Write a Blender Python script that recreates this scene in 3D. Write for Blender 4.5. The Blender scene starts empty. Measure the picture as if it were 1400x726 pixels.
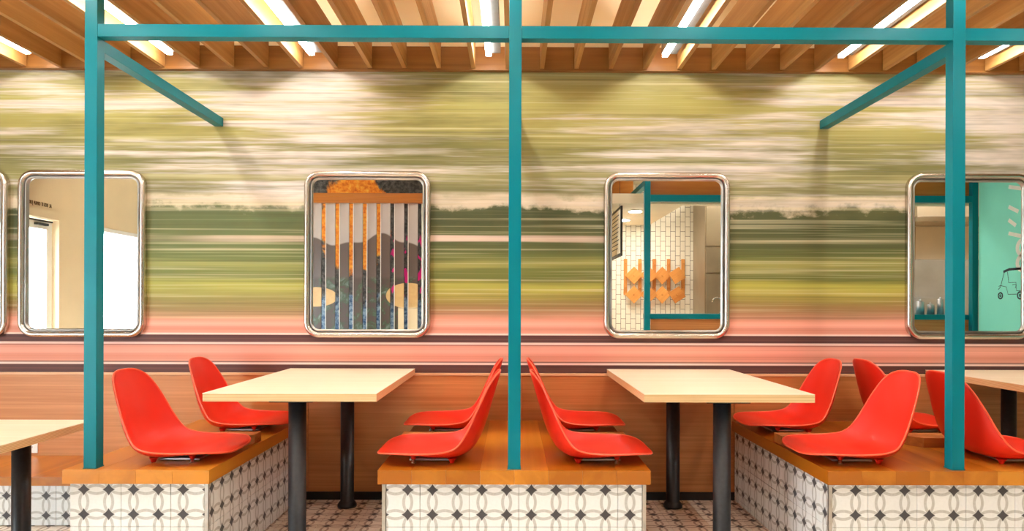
import bpy, bmesh, math, random
from mathutils import Vector, Matrix
random.seed(7)
scene = bpy.context.scene
C = scene.collection
PI = math.pi

# ------------------------------------------------------------------ camera, world, light, exposure
F_PX, HZ, CAM_Z = 940.0, 418.0, 1.11          # focal length in px of the 1400 frame, horizon row, eye height
cd = bpy.data.cameras.new('camera'); cam = bpy.data.objects.new('camera', cd); C.objects.link(cam)
cd.sensor_width = 36.0; cd.lens = F_PX / 1400 * 36.0
cd.shift_x = -5.0 / 1400.0
cd.shift_y = (HZ - 363.0) / 1400.0
cd.clip_start = 0.02
cam.location = (0, 0, CAM_Z); cam.rotation_euler = (math.radians(90), math.radians(-0.17), math.radians(-0.3))
scene.camera = cam

world = bpy.data.worlds.new('world'); scene.world = world; world.use_nodes = True
wb = world.node_tree.nodes['Background']
wb.inputs['Color'].default_value = (0.86, 0.94, 1.0, 1); wb.inputs['Strength'].default_value = 13.0

vs = scene.view_settings
vs.view_transform = 'Standard'; vs.look = 'None'; vs.gamma = 1.0; vs.use_curve_mapping = False
vs.exposure = 0.70
STRIP_POWER = 29.0
FILL_LAMP_POWER = 34.0

# ------------------------------------------------------------------ helpers
def s2l(c):
    c /= 255.0
    return c / 12.92 if c <= 0.04045 else ((c + 0.055) / 1.055) ** 2.4
def rgb(r, g, b): return (s2l(r), s2l(g), s2l(b), 1.0)

class NT:
    """small node-tree builder"""
    def __init__(s, name):
        s.m = bpy.data.materials.new(name); s.m.use_nodes = True
        s.t = s.m.node_tree; s.b = s.t.nodes['Principled BSDF']; s.out = s.t.nodes['Material Output']
    def n(s, typ, **kw):
        nd = s.t.nodes.new(typ)
        for k, v in kw.items(): setattr(nd, k, v)
        return nd
    def put(s, sock, v):
        if isinstance(v, bpy.types.NodeSocket): s.t.links.new(v, sock)
        else: sock.default_value = v
    def math(s, op, a, b=0.0, c=0.0, clamp=False):
        nd = s.n('ShaderNodeMath', operation=op, use_clamp=clamp)
        s.put(nd.inputs[0], a); s.put(nd.inputs[1], b); s.put(nd.inputs[2], c)
        return nd.outputs[0]
    def mix(s, f, a, b, blend='MIX'):
        nd = s.n('ShaderNodeMix', data_type='RGBA', blend_type=blend)
        s.put(nd.inputs[0], f); s.put(nd.inputs[6], a); s.put(nd.inputs[7], b)
        return nd.outputs[2]
    def fmix(s, f, a, b):
        nd = s.n('ShaderNodeMix', data_type='FLOAT')
        s.put(nd.inputs[0], f); s.put(nd.inputs[2], a); s.put(nd.inputs[3], b)
        return nd.outputs[0]
    def rng(s, v, a, b, lo=0.0, hi=1.0, smooth=False):
        nd = s.n('ShaderNodeMapRange', interpolation_type='SMOOTHSTEP' if smooth else 'LINEAR')
        s.put(nd.inputs[0], v); nd.inputs[1].default_value = a; nd.inputs[2].default_value = b
        nd.inputs[3].default_value = lo; nd.inputs[4].default_value = hi
        return nd.outputs[0]
    def coord(s, which='Object'): return s.n('ShaderNodeTexCoord').outputs[which]
    def xyz(s, v):
        nd = s.n('ShaderNodeSeparateXYZ'); s.put(nd.inputs[0], v); return nd.outputs
    def comb(s, x, y, z):
        nd = s.n('ShaderNodeCombineXYZ')
        for i, v in enumerate((x, y, z)): s.put(nd.inputs[i], v)
        return nd.outputs[0]
    def mapping(s, v, scale=(1, 1, 1), loc=(0, 0, 0)):
        nd = s.n('ShaderNodeMapping'); s.put(nd.inputs[0], v)
        nd.inputs['Scale'].default_value = scale; nd.inputs['Location'].default_value = loc
        return nd.outputs[0]
    def noise(s, v, scale=1.0, detail=3.0, rough=0.5, dist=0.0):
        nd = s.n('ShaderNodeTexNoise'); s.put(nd.inputs['Vector'], v)
        nd.inputs['Scale'].default_value = scale; nd.inputs['Detail'].default_value = detail
        nd.inputs['Roughness'].default_value = rough; nd.inputs['Distortion'].default_value = dist
        return nd.outputs[0]
    def ramp(s, f, stops, interp='LINEAR'):
        nd = s.n('ShaderNodeValToRGB'); nd.color_ramp.interpolation = interp
        e = nd.color_ramp.elements
        stops = sorted(stops, key=lambda q: q[0])
        e[0].position, e[0].color = stops[0]; e[1].position, e[1].color = stops[-1]
        for p, c in stops[1:-1]:
            k = e.new(p); k.color = c
        s.put(nd.inputs[0], f)
        return nd.outputs[0]
    def randv(s): return s.n('ShaderNodeObjectInfo').outputs['Random']
    def bump(s, h, strength=0.2, dist=0.01):
        nd = s.n('ShaderNodeBump'); nd.inputs['Strength'].default_value = strength
        nd.inputs['Distance'].default_value = dist; s.put(nd.inputs['Height'], h)
        s.t.links.new(nd.outputs[0], s.b.inputs['Normal'])
    def set(s, **kw):
        names = {'color': 'Base Color', 'rough': 'Roughness', 'metal': 'Metallic', 'spec': 'Specular IOR Level',
                 'emit': 'Emission Color', 'es': 'Emission Strength', 'coat': 'Coat Weight', 'coatr': 'Coat Roughness'}
        for k, v in kw.items(): s.put(s.b.inputs[names[k]], v)
        return s

M = {}
def plain(key, col, rough=0.5, metal=0.0, var=0.04, scale=8.0, spec=0.5, bump=0.0):
    t = NT(key); c = t.coord()
    nz = t.noise(c, scale, 4)
    dark = tuple(max(0, x * (1 - var * 2.0)) for x in col[:3]) + (1,)
    lite = tuple(min(1, x * (1 + var)) for x in col[:3]) + (1,)
    t.set(color=t.ramp(nz, [(0.3, dark), (0.7, lite)]), rough=rough, metal=metal, spec=spec)
    if bump: t.bump(t.noise(c, 350, 2), bump, 0.001)
    M[key] = t.m
    return t.m

def wood(key, light, dark, axis='Y', rough=0.35, ring=38.0, vary=0.25, streak=0.5, spec=0.5, bmp=0.08):
    """grain runs along axis; every object gets its own offset and tone"""
    t = NT(key); c = t.coord(); r = t.randv()
    off = t.comb(t.math('MULTIPLY', r, 13.7), t.math('MULTIPLY', r, 7.3), t.math('MULTIPLY', r, 5.1))
    add = t.n('ShaderNodeVectorMath', operation='ADD'); t.put(add.inputs[0], c); t.put(add.inputs[1], off)
    sc = {'X': (0.9, ring, ring), 'Y': (ring, 0.9, ring), 'Z': (ring, ring, 0.9)}[axis]
    fine = t.noise(t.mapping(add.outputs[0], sc), 1.0, 5, 0.62, 0.35)
    sc2 = tuple(q * 0.16 for q in sc)
    broad = t.noise(t.mapping(add.outputs[0], sc2), 1.0, 3, 0.5, 1.2)
    f = t.math('ADD', t.math('MULTIPLY', fine, streak), t.math('MULTIPLY', broad, 1 - streak))
    f = t.math('ADD', f, t.math('MULTIPLY', t.math('SUBTRACT', r, 0.5), vary))
    col = t.ramp(f, [(0.30, dark), (0.52, tuple((a + b) / 2 for a, b in zip(light, dark))), (0.70, light)])
    t.set(color=col, rough=t.rng(fine, 0.3, 0.7, rough + 0.08, rough - 0.05) if bmp else rough, spec=spec)
    if bmp: t.bump(fine, bmp, 0.002)
    M[key] = t.m
    return t.m

# --- materials
wood('oak_top', rgb(214, 140, 44), rgb(174, 100, 20), 'Y', 0.3, 30, 0.5, 0.2, 0.5, 0.0)
wood('oak_block', rgb(214, 140, 72), rgb(150, 84, 34), 'X', 0.3, 42, 0.2)
wood('joist_wood', rgb(208, 160, 96), rgb(148, 100, 48), 'Y', 0.5, 26, 0.22)
wood('ledger_wood', rgb(180, 122, 56), rgb(122, 78, 28), 'X', 0.5, 26, 0.2)
wood('veneer', rgb(214, 146, 86), rgb(172, 104, 50), 'X', 0.42, 60, 0.06, 0.65)
wood('cap_wood', rgb(236, 192, 148), rgb(214, 160, 112), 'X', 0.4, 40, 0.05)
wood('birch', rgb(242, 230, 206), rgb(230, 214, 184), 'X', 0.36, 30, 0.06, 0.5)
wood('soffit_wood', rgb(214, 146, 62), rgb(164, 96, 30), 'X', 0.45, 8, 0.3)
wood('rack_wood', rgb(226, 160, 84), rgb(190, 120, 54), 'Z', 0.5, 30, 0.2)
def birch_edge():
    t = NT('birch_edge'); z = t.xyz(t.coord())[2]
    w = t.math('FRACT', t.math('MULTIPLY', z, 1 / 0.0062))
    lines = t.rng(t.math('ABSOLUTE', t.math('SUBTRACT', w, 0.5)), 0.12, 0.32, 0, 1, True)
    nz = t.noise(t.mapping(t.coord(), (3, 3, 90)), 1.0, 4)
    a = t.mix(nz, rgb(222, 188, 134), rgb(242, 216, 170)); b = t.mix(nz, rgb(184, 138, 84), rgb(214, 172, 116))
    t.set(color=t.mix(t.math('MULTIPLY', lines, 0.75), a, b), rough=0.45); M['birch_edge'] = t.m
birch_edge()
plain('teal', rgb(0, 124, 138), 0.36, 0, 0.03, 6, 0.22)
plain('teal_wall', rgb(136, 236, 218), 0.6, 0, 0.02, 2)
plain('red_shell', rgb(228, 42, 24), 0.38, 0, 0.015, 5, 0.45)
plain('shell_rim', rgb(244, 92, 60), 0.32, 0, 0.015, 5, 0.5)  # paler than the shell: the edge highlight is put into the rim colour
plain('cabinet_metal', rgb(164, 150, 126), 0.3, 0.5, 0.06, 3)
plain('hood_metal', rgb(232, 216, 190), 0.35, 0.35, 0.05, 2)
plain('range_metal', rgb(206, 214, 222), 0.22, 0.6, 0.06, 3)
plain('black_metal', rgb(44, 46, 50), 0.38, 0.35, 0.1, 60, 0.5, 0.15)
plain('baseboard', rgb(22, 18, 17), 0.6, 0, 0.1, 20)
plain('steel_foot', rgb(206, 186, 150), 0.28, 1.0, 0.04, 30)
plain('edge_metal', rgb(200, 200, 198), 0.35, 0.9, 0.05, 40)
plain('grout', rgb(206, 200, 190), 0.9, 0, 0.06, 60)
plain('floor_grout', rgb(150, 130, 112), 0.9, 0, 0.08, 60)
plain('cream_wall', rgb(236, 214, 176), 0.8, 0, 0.02, 3)
plain('white_ceiling', rgb(250, 238, 212), 0.85, 0, 0.02, 3)
plain('white_paint', rgb(244, 242, 236), 0.6, 0, 0.02, 5)
plain('housing_grey', rgb(112, 112, 112), 0.45, 0.5, 0.05, 20)
plain('outlet_white', rgb(244, 244, 242), 0.4, 0, 0.01, 20)
plain('slot_dark', rgb(40, 38, 36), 0.6)
plain('steel', rgb(206, 196, 182), 0.24, 1.0, 0.05, 3)
plain('brushed_steel', rgb(196, 184, 164), 0.32, 1.0, 0.06, 2)
plain('ink', rgb(40, 52, 60), 0.7)
plain('text_brown', rgb(120, 88, 48), 0.7)
plain('letter_white', rgb(238, 240, 232), 0.6)
plain('plain_floor', rgb(226, 212, 192), 0.45, 0, 0.08, 4)
plain('pavement', rgb(200, 202, 204), 0.9, 0, 0.05, 2)
plain('black_rod', rgb(24, 24, 24), 0.5)
plain('paper', rgb(240, 232, 212), 0.8, 0, 0.02, 10)
def chrome():
    t = NT('mirror_frame'); c = t.coord()
    t.set(color=t.ramp(t.noise(t.mapping(c, (2, 2, 2)), 1, 3), [(0.3, rgb(190, 180, 168)), (0.7, rgb(226, 220, 212))]),
          metal=1.0, rough=0.27); M['mirror_frame'] = t.m
    t = NT('mirror_glass'); c = t.coord()
    t.set(color=t.ramp(t.noise(c, 2, 2), [(0.3, rgb(244, 246, 245)), (0.7, rgb(250, 250, 250))]), metal=1.0, rough=0.004)
    M['mirror_glass'] = t.m
    t = NT('inner_lip'); c = t.coord()
    t.set(color=t.ramp(t.noise(c, 6, 2), [(0.3, rgb(150, 146, 140)), (0.7, rgb(190, 186, 180))]), metal=1.0, rough=0.34)
    M['inner_lip'] = t.m
chrome()
def emitter(key, col, strength):
    t = NT(key); t.set(color=(0.9, 0.9, 0.9, 1), emit=col, es=strength, rough=0.6); M[key] = t.m
emitter('led', (1.0, 0.965, 0.90, 1), STRIP_POWER)
emitter('led_up', (1.0, 0.90, 0.76, 1), 17.0)
emitter('kitchen_lamp', (1.0, 0.92, 0.80, 1), 150.0)
emitter('downlight_or_fill', (1.0, 0.965, 0.91, 1), FILL_LAMP_POWER)
def window_glass():
    t = NT('window_glass')
    tr = t.n('ShaderNodeBsdfTransparent'); tr.inputs[0].default_value = (0.95, 0.98, 0.98, 1)
    gl = t.n('ShaderNodeBsdfGlossy'); gl.inputs['Roughness'].default_value = 0.02
    mx = t.n('ShaderNodeMixShader'); mx.inputs[0].default_value = 0.06
    t.t.links.new(tr.outputs[0], mx.inputs[1]); t.t.links.new(gl.outputs[0], mx.inputs[2])
    t.t.links.new(mx.outputs[0], t.out.inputs[0]); M['window_glass'] = t.m
window_glass()
def tile_material(key, base, ring, dark, rough):
    """encaustic print: overlapping rings with a dark diamond where they meet; UV unit = one 99 mm motif"""
    t = NT(key); o = t.xyz(t.coord('UV'))
    u = t.math('ABSOLUTE', t.math('SUBTRACT', t.math('FRACT', o[0]), 0.5))
    v = t.math('ABSOLUTE', t.math('SUBTRACT', t.math('FRACT', o[1]), 0.5))
    def dist(a, b): return t.math('SQRT', t.math('ADD', t.math('MULTIPLY', a, a), t.math('MULTIPLY', b, b)))
    u1 = t.math('SUBTRACT', 1.0, u); v1 = t.math('SUBTRACT', 1.0, v)
    R, W = 0.665, 0.058
    def ringm(d): return t.rng(t.math('ABSOLUTE', t.math('SUBTRACT', d, R)), W - 0.012, W + 0.012, 1, 0, True)
    m = t.math('MAXIMUM', ringm(dist(u, v)), t.math('MAXIMUM', ringm(dist(u1, v)), ringm(dist(u, v1))))
    cu = t.math('SUBTRACT', 0.5, u); cv = t.math('SUBTRACT', 0.5, v)
    # concave diamond
    dm = t.math('ADD', t.math('ADD', cu, cv), t.math('MULTIPLY', t.math('MULTIPLY', cu, cv), 5.0))
    d = t.rng(dm, 0.235, 0.265, 1, 0, True)
    r = t.randv()
    nz = t.noise(t.coord('UV'), 9, 4)
    bs = t.mix(t.math('MULTIPLY', r, 0.5), base, tuple(q * 0.9 for q in base[:3]) + (1,))
    bs = t.mix(t.rng(nz, 0.35, 0.75, 0, 0.12), bs, ring)
    rg = t.mix(t.rng(nz, 0.3, 0.7, 0, 0.25), ring, base)
    col = t.mix(m, bs, rg)
    col = t.mix(d, col, t.mix(nz, dark, tuple(min(1, q * 1.7) for q in dark[:3]) + (1,)))
    t.set(color=col, rough=rough, spec=0.45); M[key] = t.m
tile_material('bench_tile', rgb(242, 243, 241), rgb(192, 190, 184), rgb(62, 60, 62), 0.42)
tile_material('floor_tile', rgb(248, 236, 220), rgb(176, 150, 128), rgb(40, 34, 32), 0.36)

def mural():
    """blurred countryside seen from a train: horizontal streaks over a vertical colour sequence"""
    t = NT('mural_print'); c = t.coord(); o = t.xyz(c); X, Z = o[0], o[2]
    # picture row of the photograph at the wall plane (97 top ... 508 bottom), used as plain height units
    row = t.math('SUBTRACT', 418.0, t.math('MULTIPLY', t.math('SUBTRACT', Z, 1.11), 238.0))
    px = t.math('ADD', 700.0, t.math('MULTIPLY', X, 238.0))
    wx = t.noise(t.comb(t.math('MULTIPLY', X, 0.45), 0.0, t.math('MULTIPLY', Z, 9.0)), 1, 3, 0.6)
    warp = t.math('MULTIPLY', t.math('SUBTRACT', wx, 0.5), 34.0)
    amt = t.rng(row, 432, 400, 0, 1)
    # tree silhouettes: fine horizontal detail only around the tree line
    leaf = t.noise(t.comb(t.math('MULTIPLY', X, 7.0), 0.0, t.math('MULTIPLY', Z, 9.0)), 1, 5, 0.65)
    tl = t.math('MULTIPLY', t.rng(row, 262, 276, 0, 1), t.rng(row, 322, 306, 0, 1))
    rowb = t.math('ADD', row, t.math('ADD', t.math('MULTIPLY', warp, amt),
                  t.math('MULTIPLY', t.math('MULTIPLY', t.math('ADD', t.math('SUBTRACT', leaf, 0.5), t.math('MULTIPLY', t.math('SUBTRACT', t.noise(t.comb(X, 0.0, 2.0), 1.7, 2), 0.5), 0.8)), 36.0), tl)))
    f = t.rng(rowb, 97, 437, 0, 1)
    def P(y): return (y - 97) / 340.0
    base = t.ramp(f, [(P(97), rgb(158, 150, 98)), (P(140), rgb(170, 162, 94)), (P(175), rgb(164, 154, 88)),
                      (P(205), rgb(134, 128, 72)), (P(222), rgb(124, 120, 74)), (P(240), rgb(148, 142, 90)), (P(262), rgb(126, 122, 82)),
                      (P(271), rgb(206, 190, 164)), (P(282), rgb(196, 180, 154)), (P(288), rgb(74, 80, 48)),
                      (P(303), rgb(64, 72, 42)), (P(318), rgb(80, 86, 50)), (P(324), rgb(98, 100, 60)),
                      (P(334), rgb(82, 88, 50)), (P(350), rgb(98, 104, 54)),
                      (P(362), rgb(154, 150, 82)), (P(370), rgb(112, 116, 56)), (P(380), rgb(106, 110, 52)),
                      (P(391), rgb(178, 172, 78)), (P(401), rgb(172, 162, 76)), (P(412), rgb(150, 130, 72)),
                      (P(424), rgb(162, 122, 82)), (P(431), rgb(198, 144, 114)), (P(437), rgb(226, 156, 132))])
    def wr(stops): return t.ramp(t.rng(px, 0, 1400, 0, 1), [(x / 1400.0, (w, w, w, 1)) for x, w in stops])
    lane = t.math('MULTIPLY', t.rng(t.math('ABSOLUTE', t.math('SUBTRACT', t.math('ADD', row, t.math('MULTIPLY', warp, 0.3)), 327.0)), 5.5, 3.0, 0, 1, True),
                  wr([(0, .3), (230, .2), (300, .9), (640, 1), (760, .9), (860, .4), (980, .05), (1400, .1)]))
    base = t.mix(lane, base, rgb(216, 188, 170))
    sel = wr([(0, 0), (150, .1), (230, .5), (380, .5), (600, 0), (1400, 0)])
    base = t.mix(t.math('MULTIPLY', sel, t.rng(row, 260, 300, 0, 0.5)), base, rgb(150, 170, 110))
    # pale cloud streaks, where the print is pale along its length
    def wramp(stops): return t.ramp(t.rng(px, 0, 1400, 0, 1), [(x / 1400.0, (w, w, w, 1)) for x, w in stops])
    w1 = wramp([(0, .50), (60, .62), (130, .34), (250, .38), (330, .72), (420, .95), (480, .74), (540, .40), (620, .16),
                (800, .22), (900, .34), (1000, .50), (1080, .62), (1150, .5), (1250, .55), (1310, .75), (1400, .9)])
    w2 = wramp([(0, .40), (150, .46), (300, .52), (420, .66), (540, .52), (640, .36), (760, .42), (850, .66),
                (960, .70), (1080, .62), (1150, .36), (1250, .30), (1320, .72), (1400, .9)])
    w = t.fmix(t.rng(row, 150, 215, 0, 1, True), w1, w2)
    st = t.noise(t.comb(t.math('MULTIPLY', X, 0.6), 3.0, t.math('MULTIPLY', Z, 15.0)), 1, 5, 0.62)
    st2 = t.noise(t.comb(t.math('MULTIPLY', X, 0.35), 9.0, t.math('MULTIPLY', Z, 52.0)), 1, 3, 0.6)
    sm = t.math('ADD', t.math('MULTIPLY', st, 0.7), t.math('MULTIPLY', st2, 0.3))
    wm = t.rng(t.math('ADD', w, t.math('MULTIPLY', t.math('SUBTRACT', sm, 0.5), 3.8)), 0.36, 0.92, 0, 1, True)
    wm = t.math('MULTIPLY', wm, t.rng(row, 292, 262, 0, 0.92))
    pale = t.mix(t.noise(t.comb(t.math('MULTIPLY', X, 0.8), 5.0, t.math('MULTIPLY', Z, 12.0)), 1, 3), rgb(222, 204, 188), rgb(234, 228, 228))
    base = t.mix(wm, base, pale)
    patch = t.noise(t.comb(t.math('MULTIPLY', X, 0.85), 17.0, t.math('MULTIPLY', Z, 5.5)), 1, 4, 0.6)
    base = t.mix(t.math('MULTIPLY', t.rng(patch, 0.48, 0.66, 0, 0.7), t.rng(row, 300, 255, 0.35, 1)), base, rgb(104, 100, 54))
    # dark and light fine streaks everywhere in the landscape
    base = t.mix(t.rng(st2, 0.53, 0.72, 0, 0.5), base, rgb(74, 74, 46))
    base = t.mix(t.rng(st2, 0.47, 0.28, 0, 0.5), base, rgb(232, 220, 182))
    # track bed: crisp bands
    g = t.rng(row, 437, 511, 0, 1)
    def Q(y): return (y - 437) / 74.0
    pk, pk2, dk, lt = rgb(226, 158, 138), rgb(218, 144, 122), rgb(84, 54, 52), rgb(248, 214, 202)
    band = t.ramp(g, [(Q(437), rgb(226, 156, 132)), (Q(444), rgb(242, 176, 156)), (Q(450), pk2), (Q(455.5), pk), (Q(456.5), lt),
                      (Q(458), lt), (Q(459), rgb(72, 44, 44)), (Q(464), rgb(100, 68, 64)), (Q(468), dk), (Q(469), rgb(230, 196, 186)), (Q(471), lt),
                      (Q(472), rgb(160, 96, 86)), (Q(474), pk), (Q(481), rgb(240, 168, 148)), (Q(488), pk2), (Q(494), pk), (Q(495.5), rgb(96, 60, 58)),
                      (Q(497), lt), (Q(498.5), lt), (Q(499.5), dk), (Q(505), rgb(96, 64, 60)), (Q(511), dk)])
    fine = t.noise(t.comb(t.math('MULTIPLY', X, 0.15), 1.0, t.math('MULTIPLY', Z, 150.0)), 1, 2, 0.6)
    band = t.mix(t.rng(fine, 0.5, 0.8, 0, 0.35), band, rgb(160, 96, 84))
    col = t.mix(t.rng(row, 435, 439, 0, 1), base, band)
    t.set(color=col, rough=0.55, spec=0.3); M['mural_print'] = t.m
mural()

def wall_tile_mat():
    t = NT('white_wall_tile'); o = t.xyz(t.coord())
    br = t.n('ShaderNodeTexBrick'); t.put(br.inputs['Vector'], t.comb(o[2], o[0], 0.0))
    br.inputs['Scale'].default_value = 1.0; br.inputs['Brick Width'].default_value = 0.163; br.inputs['Row Height'].default_value = 0.083
    br.inputs['Mortar Size'].default_value = 0.004; br.inputs['Mortar Smooth'].default_value = 0.1
    br.inputs['Color1'].default_value = rgb(246, 242, 230); br.inputs['Color2'].default_value = rgb(238, 234, 222); br.inputs['Mortar'].default_value = rgb(120, 116, 108)
    t.set(color=br.outputs[0], rough=0.25)
    t.bump(t.math('SUBTRACT', 1.0, br.outputs[1]), 0.4, 0.003); M['white_wall_tile'] = t.m
wall_tile_mat()

def street_art():
    """large loose wall painting behind the slat screen: greys, an orange mass, pink strokes, blue below"""
    t = NT('wall_painting'); c = t.coord(); o = t.xyz(c); X, Z = o[0], o[2]
    nz = t.noise(c, 3, 5, 0.6, 0.8); nf = t.noise(c, 18, 5, 0.7)
    base = t.mix(t.rng(nf, 0.4, 0.6), rgb(52, 48, 46), rgb(104, 98, 92))
    wob = t.math('MULTIPLY', t.math('SUBTRACT', nz, 0.5), 0.9)
    dx = t.math('DIVIDE', t.math('SUBTRACT', X, -2.38), 0.55); dz = t.math('DIVIDE', t.math('SUBTRACT', Z, 2.35), 0.78)
    r1 = t.math('ADD', t.math('SQRT', t.math('ADD', t.math('MULTIPLY', dx, dx), t.math('MULTIPLY', dz, dz))), wob)
    orange = t.ramp(nf, [(0.3, rgb(200, 84, 12)), (0.5, rgb(244, 140, 30)), (0.7, rgb(252, 190, 70))])
    col = t.mix(t.rng(r1, 1.02, 0.92, 0, 1), base, orange)
    blue = t.mix(t.rng(nf, 0.4, 0.6), rgb(36, 74, 112), rgb(150, 170, 186))
    col = t.mix(t.rng(t.math('ADD', Z, wob), 1.25, 1.1, 0, 1), col, blue)
    wv = t.noise(t.mapping(c, (5, 1, 2.2), (3, 0, 1)), 1, 2, 0.4, 2.0)
    pink = t.math('MULTIPLY', t.rng(wv, 0.52, 0.55, 0, 1), t.math('MULTIPLY', t.rng(X, -1.95, -1.8, 0, 1), t.math('MULTIPLY', t.rng(Z, 2.2, 2.1), t.rng(Z, 1.2, 1.3))))
    col = t.mix(pink, col, rgb(240, 30, 130))
    t.set(color=col, rough=0.8); M['wall_painting'] = t.m
    # printed slat faces: pale grey above, dark foliage picture below, with two straw-coloured ovals
    t = NT('slat_print'); g = t.n('ShaderNodeNewGeometry'); o = t.xyz(g.outputs['Position']); X, Z = o[0], o[2]
    pos = g.outputs['Position']
    nf = t.noise(pos, 7, 5, 0.65, 0.6)
    top = t.mix(t.noise(pos, 2, 3), rgb(176, 164, 160), rgb(196, 184, 178))
    darkp = t.mix(t.rng(nf, 0.48, 0.56), rgb(74, 58, 50), t.mix(t.rng(nf, 0.56, 0.7), rgb(58, 78, 50), rgb(120, 132, 124)))
    upper = t.mix(t.rng(Z, 1.45, 1.5), darkp, rgb(92, 76, 68))
    lim = t.math('ADD', 1.95, t.math('MULTIPLY', t.math('SUBTRACT', t.noise(t.comb(X, 0.0, 0.0), 1.4, 1), 0.5), 0.7))
    sel = t.rng(t.math('SUBTRACT', Z, lim), -0.01, 0.01)
    col = t.mix(sel, upper, top)
    for (hx, hz, rx, rz) in ((-2.62, 1.22, 0.30, 0.13), (-1.38, 1.24, 0.30, 0.17)):
        a = t.math('DIVIDE', t.math('SUBTRACT', X, hx), rx); b = t.math('DIVIDE', t.math('SUBTRACT', Z, hz), rz)
        m = t.rng(t.math('ADD', t.math('MULTIPLY', a, a), t.math('MULTIPLY', b, b)), 1.03, 0.97)
        col = t.mix(m, col, t.mix(nf, rgb(226, 190, 130), rgb(180, 140, 86)))
    a = t.math('DIVIDE', t.math('SUBTRACT', X, -1.30), 0.22)
    body = t.math('MULTIPLY', t.rng(t.math('ABSOLUTE', a), 1.02, 0.98), t.rng(Z, 1.10, 1.06))
    col = t.mix(body, col, rgb(224, 206, 170))
    t.set(color=col, rough=0.35); M['slat_print'] = t.m
street_art()

# --- mesh makers (coordinates are local to the parent)
def mesh_from(name, verts, faces, smooth=False):
    me = bpy.data.meshes.new(name); me.from_pydata(verts, [], faces); me.update()
    if smooth:
        for p in me.polygons: p.use_smooth = True
    return me
_bc = {}
def box(x0, x1, y0, y1, z0, z1, bev=0.0):
    key = tuple(round(v, 5) for v in (x0, x1, y0, y1, z0, z1, bev))
    if key in _bc: return _bc[key]
    bm = bmesh.new(); bmesh.ops.create_cube(bm, size=1.0)
    for v in bm.verts:
        v.co = Vector(((x0 + x1) / 2 + v.co.x * (x1 - x0), (y0 + y1) / 2 + v.co.y * (y1 - y0), (z0 + z1) / 2 + v.co.z * (z1 - z0)))
    if bev > 0:
        bmesh.ops.bevel(bm, geom=bm.edges[:], offset=bev, segments=2, profile=0.7, affect='EDGES')
    me = bpy.data.meshes.new('box'); bm.to_mesh(me); bm.free()
    _bc[key] = me
    return me
def lathe(prof, n=32, name='lathe'):
    verts, faces = [], []
    for r, z in prof:
        for i in range(n):
            a = 2 * PI * i / n; verts.append((r * math.cos(a), r * math.sin(a), z))
    for k in range(len(prof) - 1):
        for i in range(n):
            j = (i + 1) % n; faces.append((k * n + i, k * n + j, (k + 1) * n + j, (k + 1) * n + i))
    faces.append(tuple(range(n - 1, -1, -1))); faces.append(tuple((len(prof) - 1) * n + i for i in range(n)))
    me = mesh_from(name, verts, faces)
    for p in me.polygons:
        if len(p.vertices) == 4 and abs(p.normal.z) < 0.6: p.use_smooth = True
    return me
def cyl(r, z0, z1, n=24): return lathe([(r, z0), (r, z1)], n)
def prism(pts, y0, y1):
    """outline in the XZ plane, extruded along Y"""
    n = len(pts)
    verts = [(x, y0, z) for x, z in pts] + [(x, y1, z) for x, z in pts]
    faces = [tuple(range(n)), tuple(range(2 * n - 1, n - 1, -1))]
    for i in range(n):
        j = (i + 1) % n; faces.append((j, i, n + i, n + j))
    me = mesh_from('prism', verts, faces)
    bm = bmesh.new(); bm.from_mesh(me); bmesh.ops.recalc_face_normals(bm, faces=bm.faces); bm.to_mesh(me); bm.free()
    return me
def put(name, me, mat, parent=None, loc=(0, 0, 0), rot=None):
    if not me.materials: me.materials.append(M[mat])
    o = bpy.data.objects.new(name, me); C.objects.link(o)
    if me.materials[0] != M[mat]:
        o.material_slots[0].link = 'OBJECT'; o.material_slots[0].material = M[mat]
    o.location = loc
    if rot: o.rotation_euler = rot
    if parent: o.parent = parent
    return o
def tag(o, label, cat, group=None):
    o['label'] = label; o['category'] = cat
    if group: o['group'] = group
    return o
def thing(name, label, cat, loc=(0, 0, 0), group=None, rotz=0.0):
    o = bpy.data.objects.new(name, None); C.objects.link(o); o.empty_display_size = 0.1
    o.location = loc; o.rotation_euler = (0, 0, rotz)
    return tag(o, label, cat, group)
def struct(name, me, mat, parent=None):
    o = put(name, me, mat, parent)
    if parent is None: o['kind'] = 'structure'
    return o
def multi(boxes):
    bm = bmesh.new()
    for b in boxes:
        r = bmesh.ops.create_cube(bm, size=1.0)
        for v in r['verts']:
            v.co = Vector(((b[0] + b[1]) / 2 + v.co.x * (b[1] - b[0]), (b[2] + b[3]) / 2 + v.co.y * (b[3] - b[2]), (b[4] + b[5]) / 2 + v.co.z * (b[5] - b[4])))
    me = bpy.data.meshes.new('boxes'); bm.to_mesh(me); bm.free()
    return me
T = 0.198                                             # tile pitch
_tc = {}
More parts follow.
